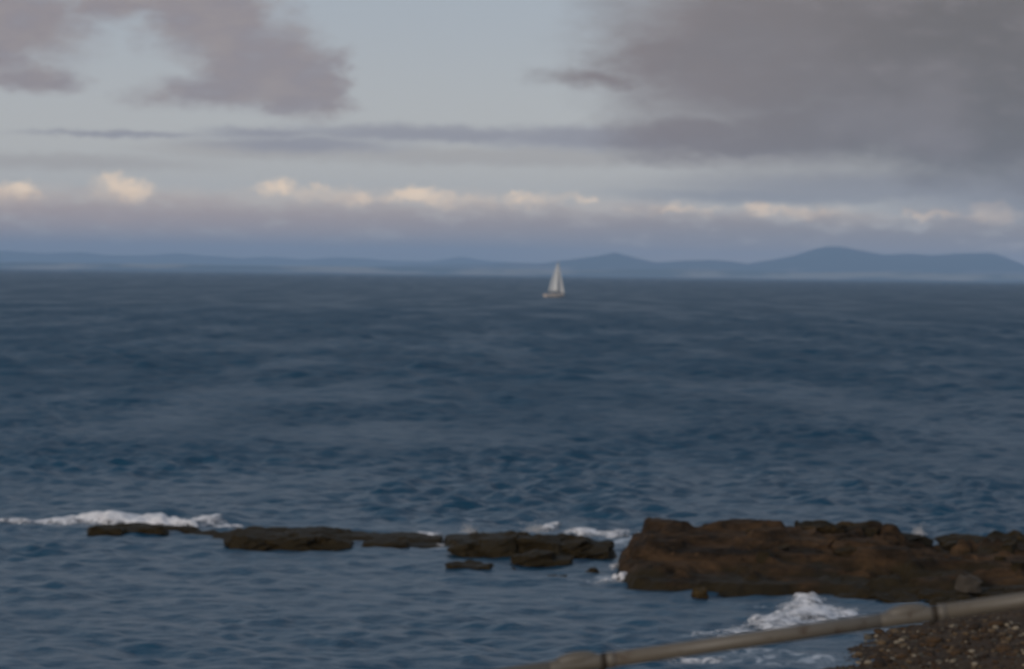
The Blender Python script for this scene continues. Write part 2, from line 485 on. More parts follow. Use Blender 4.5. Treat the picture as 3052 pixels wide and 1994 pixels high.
lam2 = np.exp(rng.uniform(math.log(3.2), math.log(8.5), 36))
th2 = rng.normal(0, 0.95, 36) + rad(-12)
kx2, ky2 = np.sin(th2) * 2 * np.pi / lam2, -np.cos(th2) * 2 * np.pi / lam2
ph2 = rng.uniform(0, 2 * np.pi, 36)
amp2 = 0.125 * math.sqrt(2 / 36) * lam2 / (2 * np.pi)

def sea_z(x, y, space=None):
    x = np.asarray(x, float); y = np.asarray(y, float)
    z = np.zeros_like(x)
    gust = 0.62 + 0.85 * sst(fbm(x / 9, y / 22, 311, 4), 0.30, 0.70)
    calm = 0.86 + 0.14 * sst(y, 76, 100)                      # sheltered inside the reef
    for i in range(NW):
        w = amp[i] * np.sin(kx[i] * x + ky[i] * y + ph[i])
        if space is not None: w = w * sst(lam[i] / np.maximum(space, 1e-6), 2.2, 4.0)
        z += w * (gust if lam[i] < 5 else 1.0)
    z = z * calm
    far = sst(y, 120, 260)                                   # longer, short-crested waves out in the open water
    if np.any(far > 0):
        for i in range(len(lam2)):
            w = amp2[i] * np.sin(kx2[i] * x + ky2[i] * y + ph2[i])
            if space is not None: w = w * sst(lam2[i] / np.maximum(space, 1e-6), 2.2, 4.0)
            z = z + w * far
    return z + 0.55 * z * np.abs(z)

# places where the sea is white: x, y, half-length, half-depth, strength  (from photo pixels on the water)
FOAM = []
def foam_px(px, py, wx, dy, s):
    x, y = on_z(px, py)
    FOAM.append((x, y, wx * y / FPX, dy, s))
for a in [(200, 1556, 300, 3.2, .62), (420, 1566, 200, 2.4, .62), (640, 1560, 190, 2.2, .50), (1150, 1606, 260, 2.0, .42), (1290, 1612, 120, 1.6, .70),
          (1330, 1640, 120, 1.2, .62), (1420, 1655, 120, .9, .50), (1600, 1572, 330, 2.0, .45), (1760, 1592, 190, 2.2, .66), (1860, 1612, 110, 3.0, .66),
          (1560, 1678, 110, .8, .55), (1850, 1725, 140, 1.2, .70), (1760, 1735, 170, 1.5, .52), (1950, 1760, 200, 1.0, .45), (2250, 1800, 220, 2.2, .50),
          (2420, 1850, 240, 4.5, .70), (2150, 1895, 320, 2.2, .55), (2250, 1950, 330, 4.5, .58), (2620, 1855, 130, 4.0, .62), (2430, 1965, 180, 3.0, .60), (2030, 1960, 230, 2.0, .47), (2740, 1560, 60, 1.5, .6),
          (1400, 1556, 50, 1.5, .6), (1610, 1550, 60, 1.5, .6)]:
    foam_px(*a)

def foam_attr(x, y):
    f = np.zeros_like(x)
    for (fx, fy, wx, wy, s) in FOAM:
        f = np.maximum(f, s * np.exp(-(((x - fx) / wx) ** 2 + ((y - fy) / wy) ** 2)))
    return f

def make_sea():
    r = [44.0]
    while r[-1] < 130: r.append(r[-1] * 1.0019)
    while r[-1] < 700: r.append(r[-1] * 1.0026)
    while r[-1] < 3200: r.append(r[-1] * 1.0045)
    while r[-1] < 46000: r.append(r[-1] * 1.06)
    r = [14.0, 20.0, 26.0, 32.0, 38.0, 41.0] + r
    r = np.array(r)
    core = np.arange(-0.33, 0.3301, 0.0019)
    side = [0.36]
    while side[-1] < 1.35: side.append(side[-1] * 1.10)
    t = np.concatenate([-np.array(side[::-1]), core, np.array(side)])
    # fan of rows y = const, columns x = y * t : spacing stays square to the distance
    Y, T = np.meshgrid(r, t, indexing='ij')
    X = Y * T
    sp = (np.maximum(np.gradient(r), r * 0.0019) * 0.8)[:, None]
    Z = sea_z(X, Y, sp)
    Z *= (1 - sst(Y, 1600, 3000)) * (1 - sst(np.abs(T), 0.33, 0.42))
    v = np.stack([X, Y, Z], -1).reshape(-1, 3)
    o = mesh_obj('sea', v, grid_faces(len(r), len(t)), M['sea'])
    at = o.data.attributes.new('foam', 'FLOAT', 'POINT')
    at.data.foreach_set('value', foam_attr(X, Y).ravel().astype(np.float32))
    # slopes too fine for the mesh spacing at this distance are carried as surface roughness
    var = np.zeros_like(sp)
    for i in range(NW):
        wt = sst(lam[i] / np.maximum(sp, 1e-6), 2.2, 4.0) * (1 - sst(r[:, None], 1600, 3000))
        var += 0.5 * (amp[i] * 2 * np.pi / lam[i]) ** 2 * (1 - wt ** 2)
    gust = 0.40 + 1.2 * sst(fbm(X / 9, Y / 22, 311, 4) * .45 + .55 * fbm(X / 7, Y / 55, 317, 4), 0.34, 0.66)
    rough = np.sqrt(np.clip(0.33 ** 4 + 1.25 * var * gust, 0, 1)) ** 0.5
    at = o.data.attributes.new('ripple', 'FLOAT', 'POINT')
    at.data.foreach_set('value', rough.ravel().astype(np.float32))
    tag(o, kind='structure')
make_sea()

# ------------------------------------------------------------------ reef rocks
def outcrop_grid(x0, x1, y0, y1, step, zfun):
    xs = np.arange(x0, x1 + step, step); ys = np.arange(y0, y1 + step, step)
    X, Y = np.meshgrid(xs, ys)
    Z = zfun(X, Y)
    keep = Z > -0.55
    v = np.stack([X, Y, Z], -1).reshape(-1, 3)
    f = grid_faces(len(ys), len(xs))
    k = keep.ravel()[f].any(1)
    f = f[k]
    used = np.unique(f)
    remap = np.full(len(v), -1, dtype=np.int64); remap[used] = np.arange(len(used))
    return v[used], remap[f]

def terrace(z, step, sharp=0.78, seed=0, X=None, Y=None):
    """flatten a height field into bedding steps"""
    q = z / step
    b = np.floor(q)
    fr = q - b
    return (b + sst(fr, sharp - 0.12, 1.0)) * step * 0.8 + z * 0.2

def slab(name, parent, cx, cy, z0, lx, ly, lz, yaw, tilt_x, tilt_y, seed, mat, n=(13, 9, 5)):
    """a weathered bedded block: subdivided box pushed about by noise, with a notched edge"""
    R = random.Random(seed)
    bm = bmesh.new()
    nx, ny, nz = n
    idx = {}
    def vert(i, j, k):
        key = (i, j, k)
        if key in idx: return idx[key]
        u, v, w = i / nx * 2 - 1, j / ny * 2 - 1, k / nz
        # rounded plan
        du = 1 - 0.16 * abs(v) ** 3; dv = 1 - 0.16 * abs(u) ** 3
        x, y = u * lx / 2 * du, v * ly / 2 * dv
        edge = max(abs(u), abs(v))
        lay = math.sin(w * 9 + seed) * 0.5 + 0.5
        s = 1 - 0.06 * lay * (edge > 0.8) - 0.10 * w * w
        x *= s; y *= s
        nn = lambda f, q: float(fbm(np.array([(x + seed * 3.1) * f]), np.array([(y + w * 2 + seed) * f]), q, 3)[0]) - 0.5
        zz = w * lz
        zz += (nn(1.1, 3) * 0.8 * lz + nn(3.0, 4) * 0.45 * lz) * (w > 0.5)
        x += (nn(1.6, 5) * 0.34 + nn(4.5, 8) * .14) * min(lx, ly); y += (nn(1.6, 6) * 0.34 + nn(4.5, 9) * .14) * min(lx, ly)
        idx[key] = bm.verts.new((x, y, zz))
        return idx[key]
    def quad(a, b, c, d):
        try: bm.faces.new((a, b, c, d))
        except ValueError: pass
    for i in range(nx):
        for j in range(ny):
            quad(vert(i, j, nz), vert(i + 1, j, nz), vert(i + 1, j + 1, nz), vert(i, j + 1, nz))
            quad(vert(i, j + 1, 0), vert(i + 1, j + 1, 0), vert(i + 1, j, 0), vert(i, j, 0))
    for k in range(nz):
        for i in range(nx):
            quad(vert(i, 0, k), vert(i + 1, 0, k), vert(i + 1, 0, k + 1), vert(i, 0, k + 1))
            quad(vert(i + 1, ny, k), vert(i, ny, k), vert(i, ny, k + 1), vert(i + 1, ny, k + 1))
        for j in range(ny):
            quad(vert(0, j + 1, k), vert(0, j, k), vert(0, j, k + 1), vert(0, j + 1, k + 1))
            quad(vert(nx, j, k), vert(nx, j + 1, k), vert(nx, j + 1, k + 1), vert(nx, j, k + 1))
    bm.normal_update()
    o = bm_obj(name, bm, mat, parent, smooth=False)
    px, py = (parent.location.x, parent.location.y) if parent else (0, 0)
    o.location = (cx - px, cy - py, z0)
    o.rotation_euler = (tilt_x, tilt_y, yaw)
    return o

def rock_at(px, py, z=0.0):
    return on_z(px, py, z)

# --- the great ledge on the right, running out from the beach
def make_main_reef():
    cx, cy = 9.0, 82.0
    root = empty('rock_reef', (cx, cy, 0))
    tag(root, 'broad brown layered rock reef running out from the pebble beach', 'rock')
    def zf(X, Y):
        u = X - 3.35                                    # distance from the seaward (left) end
        fr = 77.9 + 0.55 * np.sin(X * 0.7) + 1.1 * (fbm(X / 1.7, Y / 3.0, 71, 3) - 0.5) - 0.30 * np.clip(X - 7.6, 0, 1.2) - 1.15 * np.clip(X - 8.8, 0, 5)
        bk = 86.3 + 1.6 * (fbm(X / 2.2, Y / 5.0, 72, 3) - 0.5) + 0.16 * np.clip(X - 10, 0, 30)
        t = (Y - fr) / (bk - fr)
        top = 1.24 - 0.04 * np.clip(X - 8.5, 0, 3) - 0.10 * np.clip(X - 11.2, 0, 3.2) + 0.12 * np.sin(X * 1.9)
        z = np.interp(t, [-0.10, 0.0, 0.06, 0.14, 0.27, 0.38, 0.42, 0.60, 0.95, 1.0, 1.06, 1.2], [-0.9, -0.1, 0.18, 0.28, 0.50, 0.62, 0.86, 1.02, 1.18, 1.05, 0.1, -1.2])
        z = z * top / 1.18
        n = fbm(X / 1.25, Y / 0.9, 73, 4) - 0.5
        n2 = fbm(X / 0.45, Y / 0.35, 75, 3) - 0.5
        z = terrace(z + n * 0.75, 0.26) + n2 * 0.16
        # right half is lower, lumpier and cut by gullies
        rt = sst(X, 8.6, 10.4)
        g = fbm((X + 0.6 * Y) / 1.5, (Y - 0.2 * X) / 1.1, 79, 4)
        z = z - rt * (0.50 * sst(g, 0.50, 0.68) + 0.10)
        jag = u + 0.7 * (fbm(X * 0 + 1, Y / 1.1, 81, 3) - 0.5)
        z = np.minimum(z, np.interp(jag, [-0.5, -0.2, -0.1, 0.12, 0.2, 0.52, 0.6, 1.4], [-0.9, -0.1, 0.35, 0.45, 0.8, 0.9, 1.35, 1.7]) + n2 * .2)
        return z
    v, f = outcrop_grid(2.4, 26, 70.0, 90.5, 0.115, zf)
    v = v - np.array([cx, cy, 0])
    mesh_obj('bedrock', v, f, M['rock'], root, smooth=False)
    R = random.Random(4)
    # stepped slabs of the dry top and the ledges below it (centre, size in metres)
    spec = [  # px, py of the top face centre, guessed height, lx, ly, lz, yaw, mat
        (2050, 1590, 1.15, 2.5, 2.6, .42, .05, 'rock'), (2290, 1592, 1.18, 2.6, 2.7, .40, -.08, 'rock'), (2400, 1612, 1.12, 1.6, 1.9, .36, .1, 'rock'),
        (2000, 1655, .72, 1.9, 1.2, .34, .15, 'rock_dark'), (2230, 1662, .74, 2.4, 1.1, .30, -.05, 'rock'), (2480, 1668, .72, 2.0, 1.2, .30, .12, 'rock_dark'),
        (1960, 1712, .30, 1.4, 1.0, .36, -.2, 'rock_dark'), (2140, 1722, .30, 1.9, .8, .24, .06, 'rock'), (2330, 1716, .34, 2.0, .8, .24, .16, 'rock'), (2520, 1732, .30, 1.7, 1.0, .34, -.1, 'rock_dark'),
        (2440, 1560, 1.42, 1.5, 1.3, .45, .3, 'rock_dark'), (2560, 1562, 1.36, 1.5, 1.3, .45, -.2, 'rock_dark'),
        (2620, 1645, .72, 1.7, 1.3, .36, .25, 'rock'), (2790, 1652, .68, 2.0, 1.0, .34, -.22, 'rock'), (2700, 1600, .72, 1.6, 1.4, .30, .1, 'rock_dark'), (2880, 1606, .74, 1.9, 1.5, .40, .0, 'rock_dark'), (3010, 1600, .78, 1.5, 1.5, .46, .3, 'rock_dark'),
        (2720, 1705, .36, 1.8, 1.0, .36, .35, 'rock_dark'), (2850, 1700, .48, 1.5, .9, .30, -.3, 'rock'), (2990, 1690, .55, 1.7, 1.2, .34, .15, 'rock'), (2640, 1765, .10, 1.4, .8, .36, -.1, 'rock'), (2960, 1750, .30, 1.6, 1.0, .30, .2, 'rock'),
        (2700, 1778, .12, 1.6, .9, .4, .1, 'rock_dark'), (2560, 1775, .06, 1.5, .7, .35, .0, 'rock_dark'), (2820, 1770, .22, 1.5, .9, .4, -.15, 'rock_dark'), (3120, 1640, .7, 1.9, 1.4, .4, .2, 'rock'), (3150, 1740, .4, 1.9, 1.2, .4, -.2, 'rock_dark')]
    for i, (px, py, h, lx, ly, lz, yaw, mt) in enumerate(spec):
        x, y = on_z(px, py, h * .84)
        slab('rock_slab', root, x, y, h * .84 - lz, lx, ly, lz, yaw, R.uniform(0.05, 0.13), R.uniform(-.06, .06), 100 + i, M[mt])
    x, y = on_z(2888, 1716, .62)
    s = slab('pale_boulder', root, x, y, .22, .62, .6, .42, .3, .1, .05, 400, M['pale_rock'], n=(6, 6, 4))
    s['label'] = 'small pale grey boulder'
    x, y = on_z(2086, 1752, .28)
    s = slab('weedy_knob', root, x, y, -.2, .40, .45, .5, .3, .0, .0, 401, mat_plain('yellow_weed', (0.048, 0.030, 0.010), 0.8, 0.4, 5.0, bump=0.02), n=(6, 6, 4))
    s['label'] = 'knob of rock covered in yellow brown weed'
    for k in range(46):                                  # loose stones lodged on the ledges
        px, py = R.uniform(1960, 3050), R.uniform(1600, 1760)
        x, y = on_z(px, py, .6)
        z = float(zf(np.array([x]), np.array([y]))[0])
        if z < 0.05: continue
        q = R.uniform(.18, .5)
        slab('loose_stone', root, x, y, z - .1, q * R.uniform(1, 1.8), q, q * .7, R.uniform(0, 3), R.uniform(-.2, .2), R.uniform(-.2, .2), 500 + k, M[R.choice(['rock', 'rock_dark'])], n=(5, 4, 3))
make_main_reef()

# --- the low rocks strung out to the left
def make_outcrop(label, pts, depth, height, step, seed, mat, slabs, pushback=0.0, name='rock_outcrop'):
    """pts: photo pixels (left to right) of the waterline, with a height factor each"""
    P = [on_z(px, py) for px, py, h in pts]
    xs = np.array([p[0] for p in P]); ys = np.array([p[1] for p in P]); hs = np.array([p[2] for p in pts])
    cx, cy = float(xs.mean()), float(ys.mean() + depth / 2)
    root = empty(name, (cx, cy, 0))
    tag(root, label, 'rock')
    def zf(X, Y):
        fr = np.interp(X, xs, ys) + 0.5 * (fbm(X / 0.8, Y / 2, seed, 3) - 0.5)
        h = np.interp(X, xs, hs, left=-1, right=-1)
        d = depth * (0.55 + 0.6 * np.clip(h, 0, 1))
        t = (Y - fr) / d
        s = np.interp(t, [-0.15, 0, 0.12, 0.45, 0.85, 1.0, 1.2], [-1.0, -0.15, 0.45, 0.9, 1.0, 0.3, -1.2])
        n = fbm(X / 0.9, Y / 0.7, seed + 1, 4) - 0.5
        z = height * (s * np.clip(h, 0.05, 1) + n * 0.6 * np.clip(h, .1, 1)) - 0.6 * (h < 0) - 0.10
        return terrace(z, 0.17) + (fbm(X / .3, Y / .25, seed + 2, 3) - .5) * .10
    v, f = outcrop_grid(xs.min() - .5, xs.max() + .5, ys.min() - 1, ys.max() + depth + 1.5, step, zf)
    mesh_obj('bedrock', v - np.array([cx, cy, 0]), f, M[mat], root, smooth=False)
    R = random.Random(seed)
    for i, (px, py, h, lx, ly, lz, yaw) in enumerate(slabs):
        x, y = on_z(px, py, h)
        slab('rock_slab', root, x, y, h - lz, lx, ly, lz, yaw, R.uniform(-.03, .12), R.uniform(-.13, .13), seed * 7 + i, M[mat], n=(9, 7, 4))
    return root

make_outcrop('low dark rock ledge just awash in front of a breaking white wave',
             [(252, 1580, .35), (300, 1586, .8), (400, 1587, .9), (500, 1592, .85), (600, 1601, .85), (700, 1612, .8)], 1.7, .34, .09, 131, 'rock_dark',
             [(320, 1572, .22, 1.3, .8, .35, .05), (440, 1576, .18, 1.5, .8, .32, -.05)])
make_outcrop('long dark brown rock hump tapering to a low tail over the water',
             [(650, 1606, .12), (690, 1616, .75), (760, 1632, 1.0), (880, 1634, 1.0), (1000, 1630, .85), (1060, 1626, .78), (1160, 1630, .74), (1230, 1630, .72), (1320, 1632, .6)], 3.4, .46, .10, 151, 'rock_dark',
             [(740, 1594, .40, 1.4, 1.6, .4, .1), (860, 1594, .40, 1.6, 1.5, .4, -.1), (980, 1600, .34, 1.5, 1.3, .4, .1), (1150, 1612, .2, 1.6, .8, .3, -.04)])
make_outcrop('dark jagged rock outcrop beside the foaming gap in the reef',
             [(1320, 1636, .45), (1370, 1640, .7), (1450, 1650, .85), (1530, 1668, 1.0), (1640, 1674, 1.0), (1740, 1665, .9), (1800, 1660, .6), (1850, 1672, .25)], 4.2, .56, .10, 171, 'rock_dark',
             [(1400, 1610, .42, 1.1, 1.4, .4, .2), (1490, 1606, .50, 1.3, 1.4, .4, 0), (1600, 1602, .54, 1.7, 1.6, .45, -.1), (1690, 1604, .54, 1.4, 1.5, .45, .1), (1770, 1624, .38, 1.2, 1.4, .4, -.2), (1590, 1650, .30, 1.5, .9, .4, .1), (1660, 1660, .2, 1.0, .8, .4, -.1)])
make_outcrop('flat brown rock barely above water in front of the jagged outcrop',
             [(1315, 1690, .5), (1370, 1698, .9), (1450, 1700, .8), (1540, 1700, .3)], 1.5, .26, .08, 191, 'rock_dark',
             [(1400, 1680, .16, 1.5, .8, .3, -.03)])
make_outcrop('small round dark rock washed by foam beside the reef end',
             [(1738, 1712, .5), (1770, 1720, 1.), (1805, 1714, .4)], .9, .34, .07, 211, 'rock_dark', [])
make_outcrop('tiny dark rock alone in open water off the jagged outcrop',
             [(1628, 1718, .5), (1662, 1723, 1.), (1698, 1718, .4)], .6, .20, .06, 231, 'rock_dark', [])

# ------------------------------------------------------------------ breaking water
def make_foam(label, name, ctrl, seed, height, step=0.07, lean=0.0, dens=1.0):
    """ctrl: list of (x, y, rx, ry, h) in metres; a lumpy white mass that sinks below the water at its rim"""
    xs0 = min(c[0] - c[2] * 1.5 for c in ctrl); xs1 = max(c[0] + c[2] * 1.5 for c in ctrl)
    ys0 = min(c[1] - c[3] * 1.5 for c in ctrl); ys1 = max(c[1] + c[3] * 1.5 for c in ctrl)
    xs = np.arange(xs0, xs1, step); ys = np.arange(ys0, ys1, step)
    X, Y = np.meshgrid(xs, ys)
    wx = X + (fbm(X / .7, Y / .7, seed, 3) - .5) * 1.1
    wy = Y + (fbm(X / .7, Y / .7, seed + 9, 3) - .5) * 1.1
    m = np.zeros_like(X)
    for (cx, cy, rx, ry, h) in ctrl:
        d = np.sqrt(((wx - cx) / rx) ** 2 + ((wy - cy) / ry) ** 2)
        m = np.maximum(m, h * np.clip(1 - d * d, -.6, 1))
    lump = fbm(X / .45, Y / .45, seed + 20, 4)
    bil = 1 - np.abs(fbm(X / .22, Y / .22, seed + 30, 3) - .5) * 2
    Z = sea_z(X, Y) + m * height * (0.8 + 0.4 * lump) + 0.03 * height * bil * (m > 0) - 0.03
    rag = fbm(X / .16, Y / .16, seed + 40, 2) - .5
    keep = (m + rag * 0.25) > -0.05
    v = np.stack([X, Y + lean * np.maximum(m, 0), Z], -1).reshape(-1, 3)
    f = grid_faces(len(ys), len(xs))
    f = f[keep.ravel()[f].all(1)]
    used = np.unique(f)
    rm = np.full(len(v), -1, dtype=np.int64); rm[used] = np.arange(len(used))
    o = mesh_obj(name, v[used], rm[f], M['foam'])
    at = o.data.attributes.new('dens', 'FLOAT', 'POINT')
    at.data.foreach_set('value', (m * dens - (1 - dens) * .5).ravel()[used].astype(np.float32))
    tag(o, label, 'surf', kind='stuff')
    return o

def fz(px, py, rxpx, ry, h):
    x, y = on_z(px, py)
    return (x, y, rxpx * y / FPX, ry, h)

make_foam('long bright wave breaking behind the low awash ledge', 'surf',
          [fz(180, 1556, 130, 1.0, .5), fz(330, 1556, 150, 1.3, .95), fz(470, 1560, 90, 1.5, 1.0), fz(540, 1566, 30, 1.2, .9), fz(60, 1554, 90, .8, .4)], 301, .36, dens=1.3)
make_foam('thin white surf streak between the awash ledge and the brown hump', 'surf',
          [fz(620, 1560, 70, .7, .6), fz(690, 1566, 50, .6, .5)], 303, .22)
make_foam('white surf washing over the low tail of the brown hump', 'surf',
          [fz(1290, 1606, 50, .9, .6), fz(1250, 1604, 40, .6, .5), fz(1300, 1628, 26, .4, .5)], 305, .24)
make_foam('white surf pouring through the gap beside the reef end', 'surf',
          [fz(1760, 1590, 70, .9, .7), fz(1850, 1600, 45, 1.2, .6), fz(1640, 1574, 60, .7, .5)], 307, .30)
make_foam('bright foam heaped against the dark foot of the reef end', 'surf',
          [fz(1860, 1730, 34, .8, .9), fz(1842, 1700, 26, .7, .7), fz(1800, 1732, 40, .5, .4)], 309, .34)
make_foam('large white surge bursting against the reef above the handrail', 'surf',
          [fz(2420, 1838, 125, 2.5, 1.0), fz(2500, 1838, 90, 2.3, .8), fz(2330, 1868, 135, 1.8, .8), fz(2230, 1888, 120, 1.2, .55), fz(2400, 1804, 60, 2.0, .9), fz(2140, 1898, 110, .8, .4)], 311, .27, dens=.82)
make_foam('thin foam sheet sliding back below the handrail', 'surf',
          [fz(2060, 1962, 110, .7, .35), fz(2250, 1925, 90, .6, .3)], 313, .16)

def spray(label, px, py, y, seed, n=60, spread=(.35, .3, .35)):
    """a toss of droplets thrown up behind the rocks"""
    R = random.Random(seed)
    c = at_y(px, py, y)
    bm = bmesh.new()
    for i in range(n):
        r = R.uniform(.004, .012)
        dz = abs(R.gauss(0, 1)) * spread[2]
        mt = Matrix.Translation((c.x + R.gauss(0, spread[0]) * (1 - .3 * min(dz, 1)), c.y + R.gauss(0, spread[1]), max(0.03, c.z - .35 + dz))) @ Matrix.Diagonal((r, r, r * R.uniform(1, 1.8), 1))
        bmesh.ops.create_icosphere(bm, subdivisions=1, radius=1, matrix=mt)
    o = bm_obj('spray', bm, M['spray'])
    tag(o, label, 'spray', kind='stuff')
spray('small puff of spray behind the jagged outcrop near its notched end', 1398, 1554, 90.5, 1, 260, (.13, .2, .12))
spray('thin puff of spray behind the middle of the jagged outcrop', 1600, 1552, 90.0, 2, 420, (.22, .2, .12))
spray('white puff of spray behind the low right side of the reef', 2740, 1562, 92.0, 3, 420, (.10, .2, .14))

# ------------------------------------------------------------------ beach
def shore_x(Y):
    return np.interp(Y, [10, 30, 38, 46, 54, 60, 63, 66, 69, 72, 76, 80, 95], [-60, -40, -22, -2, 4.6, 6.5, 7.2, 7.7, 8.4, 9.6, 12.5, 16, 22])
def beach_z(X, Y):
    X = np.asarray(X, float); Y = np.asarray(Y, float)
    d = X - shore_x(Y) + 0.9 * (fbm(X / 1.6, Y / 2.4, 401, 3) - .5)
    z = np.where(d > 0, 0.085 * d, 0.16 * d)
    z = np.minimum(z, 1.6 + 0.03 * np.clip(d, 0, 60)) + np.clip((20 - Y) * 0.1, 0, 2)
    return z + (fbm(X / .9, Y / .9, 403, 4) - .5) * .20 - 0.03

def mat_beach():
    m, g, b = new_mat('shingle_ground')
    pos = g.n('ShaderNodeNewGeometry').outputs['Position']
    n1 = g.noise(pos, 1.1, 5, 0.6); n2 = g.noise(pos, 9.0, 4, 0.65)
    c = g.mix(g.ss(n1, .35, .65), (0.038, 0.022, 0.011), (0.078, 0.046, 0.023))
    c = g.mix(g.ss(n2, .52, .7), c, (0.085, 0.064, 0.044))
    g.put(b.inputs['Base Color'], c)
    b.inputs['Roughness'].default_value = .85
    b.inputs['Specular IOR Level'].default_value = 0.12
    bp = g.n('ShaderNodeBump'); bp.inputs['Strength'].default_value = .9; bp.inputs['Distance'].default_value = .06
    g.put(bp.inputs['Height'], g.noise(pos, 14.0, 4, .7))
    m.node_tree.links.new(bp.outputs[0], b.inputs['Normal'])
    return m

def make_beach():
    xs = np.concatenate([np.arange(-60, 2, 1.2), np.arange(2, 22, .16), np.arange(22, 70, 1.2)])
    ys = np.concatenate([np.arange(10, 50, 1.0), np.arange(50, 80, .2), np.arange(80, 95, .8)])
    X, Y = np.meshgrid(xs, ys)
    Z = np.maximum(beach_z(X, Y), -1.2)
    v = np.stack([X, Y, Z], -1).reshape(-1, 3)
    root = mesh_obj('beach', v, grid_faces(len(ys), len(xs)), mat_beach())
    tag(root, kind='structure')
    pm = [mat_plain('pebble_%s' % nm, c, .8, .25, 6.0, bump=.01) for nm, c in
          (('brown', (.064, .037, .018)), ('dark', (.036, .023, .014)), ('tan', (.115, .076, .042)), ('grey', (.095, .078, .055)), ('pale', (.24, .19, .13)))]
    R = random.Random(8)
    protos = []
    for k in range(10):
        bm = bmesh.new()
        bmesh.ops.create_icosphere(bm, subdivisions=2, radius=.5)
        a, bb, cc = R.uniform(.8, 1.2), R.uniform(.65, 1.0), R.uniform(.4, .7)
        for v_ in bm.verts:
            f = 1 + .28 * (float(fbm(np.array([v_.co.x * 2.3 + k * 5]), np.array([v_.co.y * 2.3 + v_.co.z * 2]), 900 + k, 2)[0]) - .5)
            v_.co = Vector((v_.co.x * a * f, v_.co.y * bb * f, v_.co.z * cc * f))
        me = bpy.data.meshes.new('pebble')
        bm.to_mesh(me); bm.free()
        me.materials.append(pm[[0, 0, 1, 0, 2, 3, 0, 1, 2, 4][k]])
        me.polygons.foreach_set('use_smooth', [True] * len(me.polygons))
        protos.append(me)
    made = 0
    while made < 290:                                    # stones one can pick apart
        px, py = R.uniform(2480, 3080), R.uniform(1830, 2000)
        if py < 1850 + (3052 - px) * .05 - 40: continue
        x, y = on_z(px, py, .4)
        if x < float(shore_x(y)) + .25: continue
        z = float(beach_z(x, y))
        k = R.randrange(10)
        if R.random() < .03: k = 9
        o = bpy.data.objects.new('pebble', protos[k])
        s = (R.uniform(.28, .48) if R.random() < .07 and k != 9 else R.uniform(.08, .24)) * (0.75 if k == 9 else 1)
        o.scale = (s, s, s); o.location = (x, y, z + s * .12)
        o.rotation_euler = (R.uniform(-.3, .3), R.uniform(-.3, .3), R.uniform(0, 6.28))
        o.parent = root
        col.objects.link(o)
        made += 1
    # the finer shingle between them, one mass
    vs, fs, mi = [], [], []
    base = [(0, 0, .5), (.55, .1, 0), (-.1, .5, .05), (-.5, -.1, 0), (.1, -.5, .05)]
    cnt = 0
    for i in range(15000):
        x, y = R.uniform(5, 24), R.uniform(54, 77)
        if x < float(shore_x(y)) - .1: continue
        cnt += 1
        vs.append((x, y))
    xy = np.array(vs)
    zz = beach_z(xy[:, 0], xy[:, 1])
    ver, fac, mats = [], [], []
    for (x, y), z in zip(xy, zz):
        s = R.uniform(.05, .13); a = R.uniform(0, 6.28); ca, sa = math.cos(a) * s, math.sin(a) * s * R.uniform(.6, 1)
        b0 = len(ver)
        for bx, by, bz in base:
            ver.append((x + bx * ca - by * sa, y + bx * sa + by * ca, z + bz * s * .9 - .01))
        for t in ((0, 1, 2), (0, 2, 3), (0, 3, 4), (0, 4, 1)):
            fac.append(tuple(b0 + q for q in t)); 
        mats += [R.choice([0, 0, 0, 1, 1, 2, 3, 4 if R.random() < .35 else 2])] * 4
    o = mesh_obj('shingle', np.array(ver), np.array(fac), None, root, smooth=True)
    for q in pm: o.data.materials.append(q)
    o.data.polygons.foreach_set('material_index', mats)
    tag(o, kind='stuff')
make_beach()

# ------------------------------------------------------------------ promenade, ramp and handrail in the foreground
RY = 9.2
pa, pb = at_y(1880, 1958, RY), at_y(3050, 1789, RY)
slope = (pb.z - pa.z) / (pb.x - pa.x)
def rail_z(x): return pa.z + (x - pa.x) * slope

def box_mesh(name, x0, x1, y0, y1, z0a, z1a, z0b, z1b, mat, parent=None):
    """a prism from x0 to x1 whose bottom/top heights change from a to b"""
    v = [(x0, y0, z0a), (x0, y1, z0a), (x0, y1, z1a), (x0, y0, z1a), (x1, y0, z0b), (x1, y1, z0b), (x1, y1, z1b), (x1, y0, z1b)]
    f = [(0, 1, 2, 3), (7, 6, 5, 4), (0, 4, 5, 1), (1, 5, 6, 2), (2, 6, 7, 3), (3, 7, 4, 0)]
    return mesh_obj(name, v, f, mat, parent, smooth=False)

def make_land():
    o = box_mesh('promenade', -40, 40, -14, 6.0, 0.2, 6.9, 0.2, 6.9, M['concrete'])
    tag(o, kind='structure')
    XL, XR = -9.0, 5.0
    zl, zr = rail_z(XL) - 1.0, 6.896
    o = box_mesh('ramp', XL, XR, 6.004, 9.6, 0.3, zl, 0.3, rail_z(XR) - 1.0, M['concrete'])
    tag(o, kind='structure')
make_land()

def tube(bm, p0, p1, r0, r1=None, seg=20, caps=True):
    r1 = r0 if r1 is None else r1
    d = (p1 - p0); L = d.length
    q = d.to_track_quat('Z', 'Y').to_matrix().to_4x4()
    bmesh.ops.create_cone(bm, cap_ends=caps, cap_tris=False, segments=seg, radius1=r0, radius2=r1, depth=L,
                          matrix=Matrix.Translation((p0 + p1) / 2) @ q)

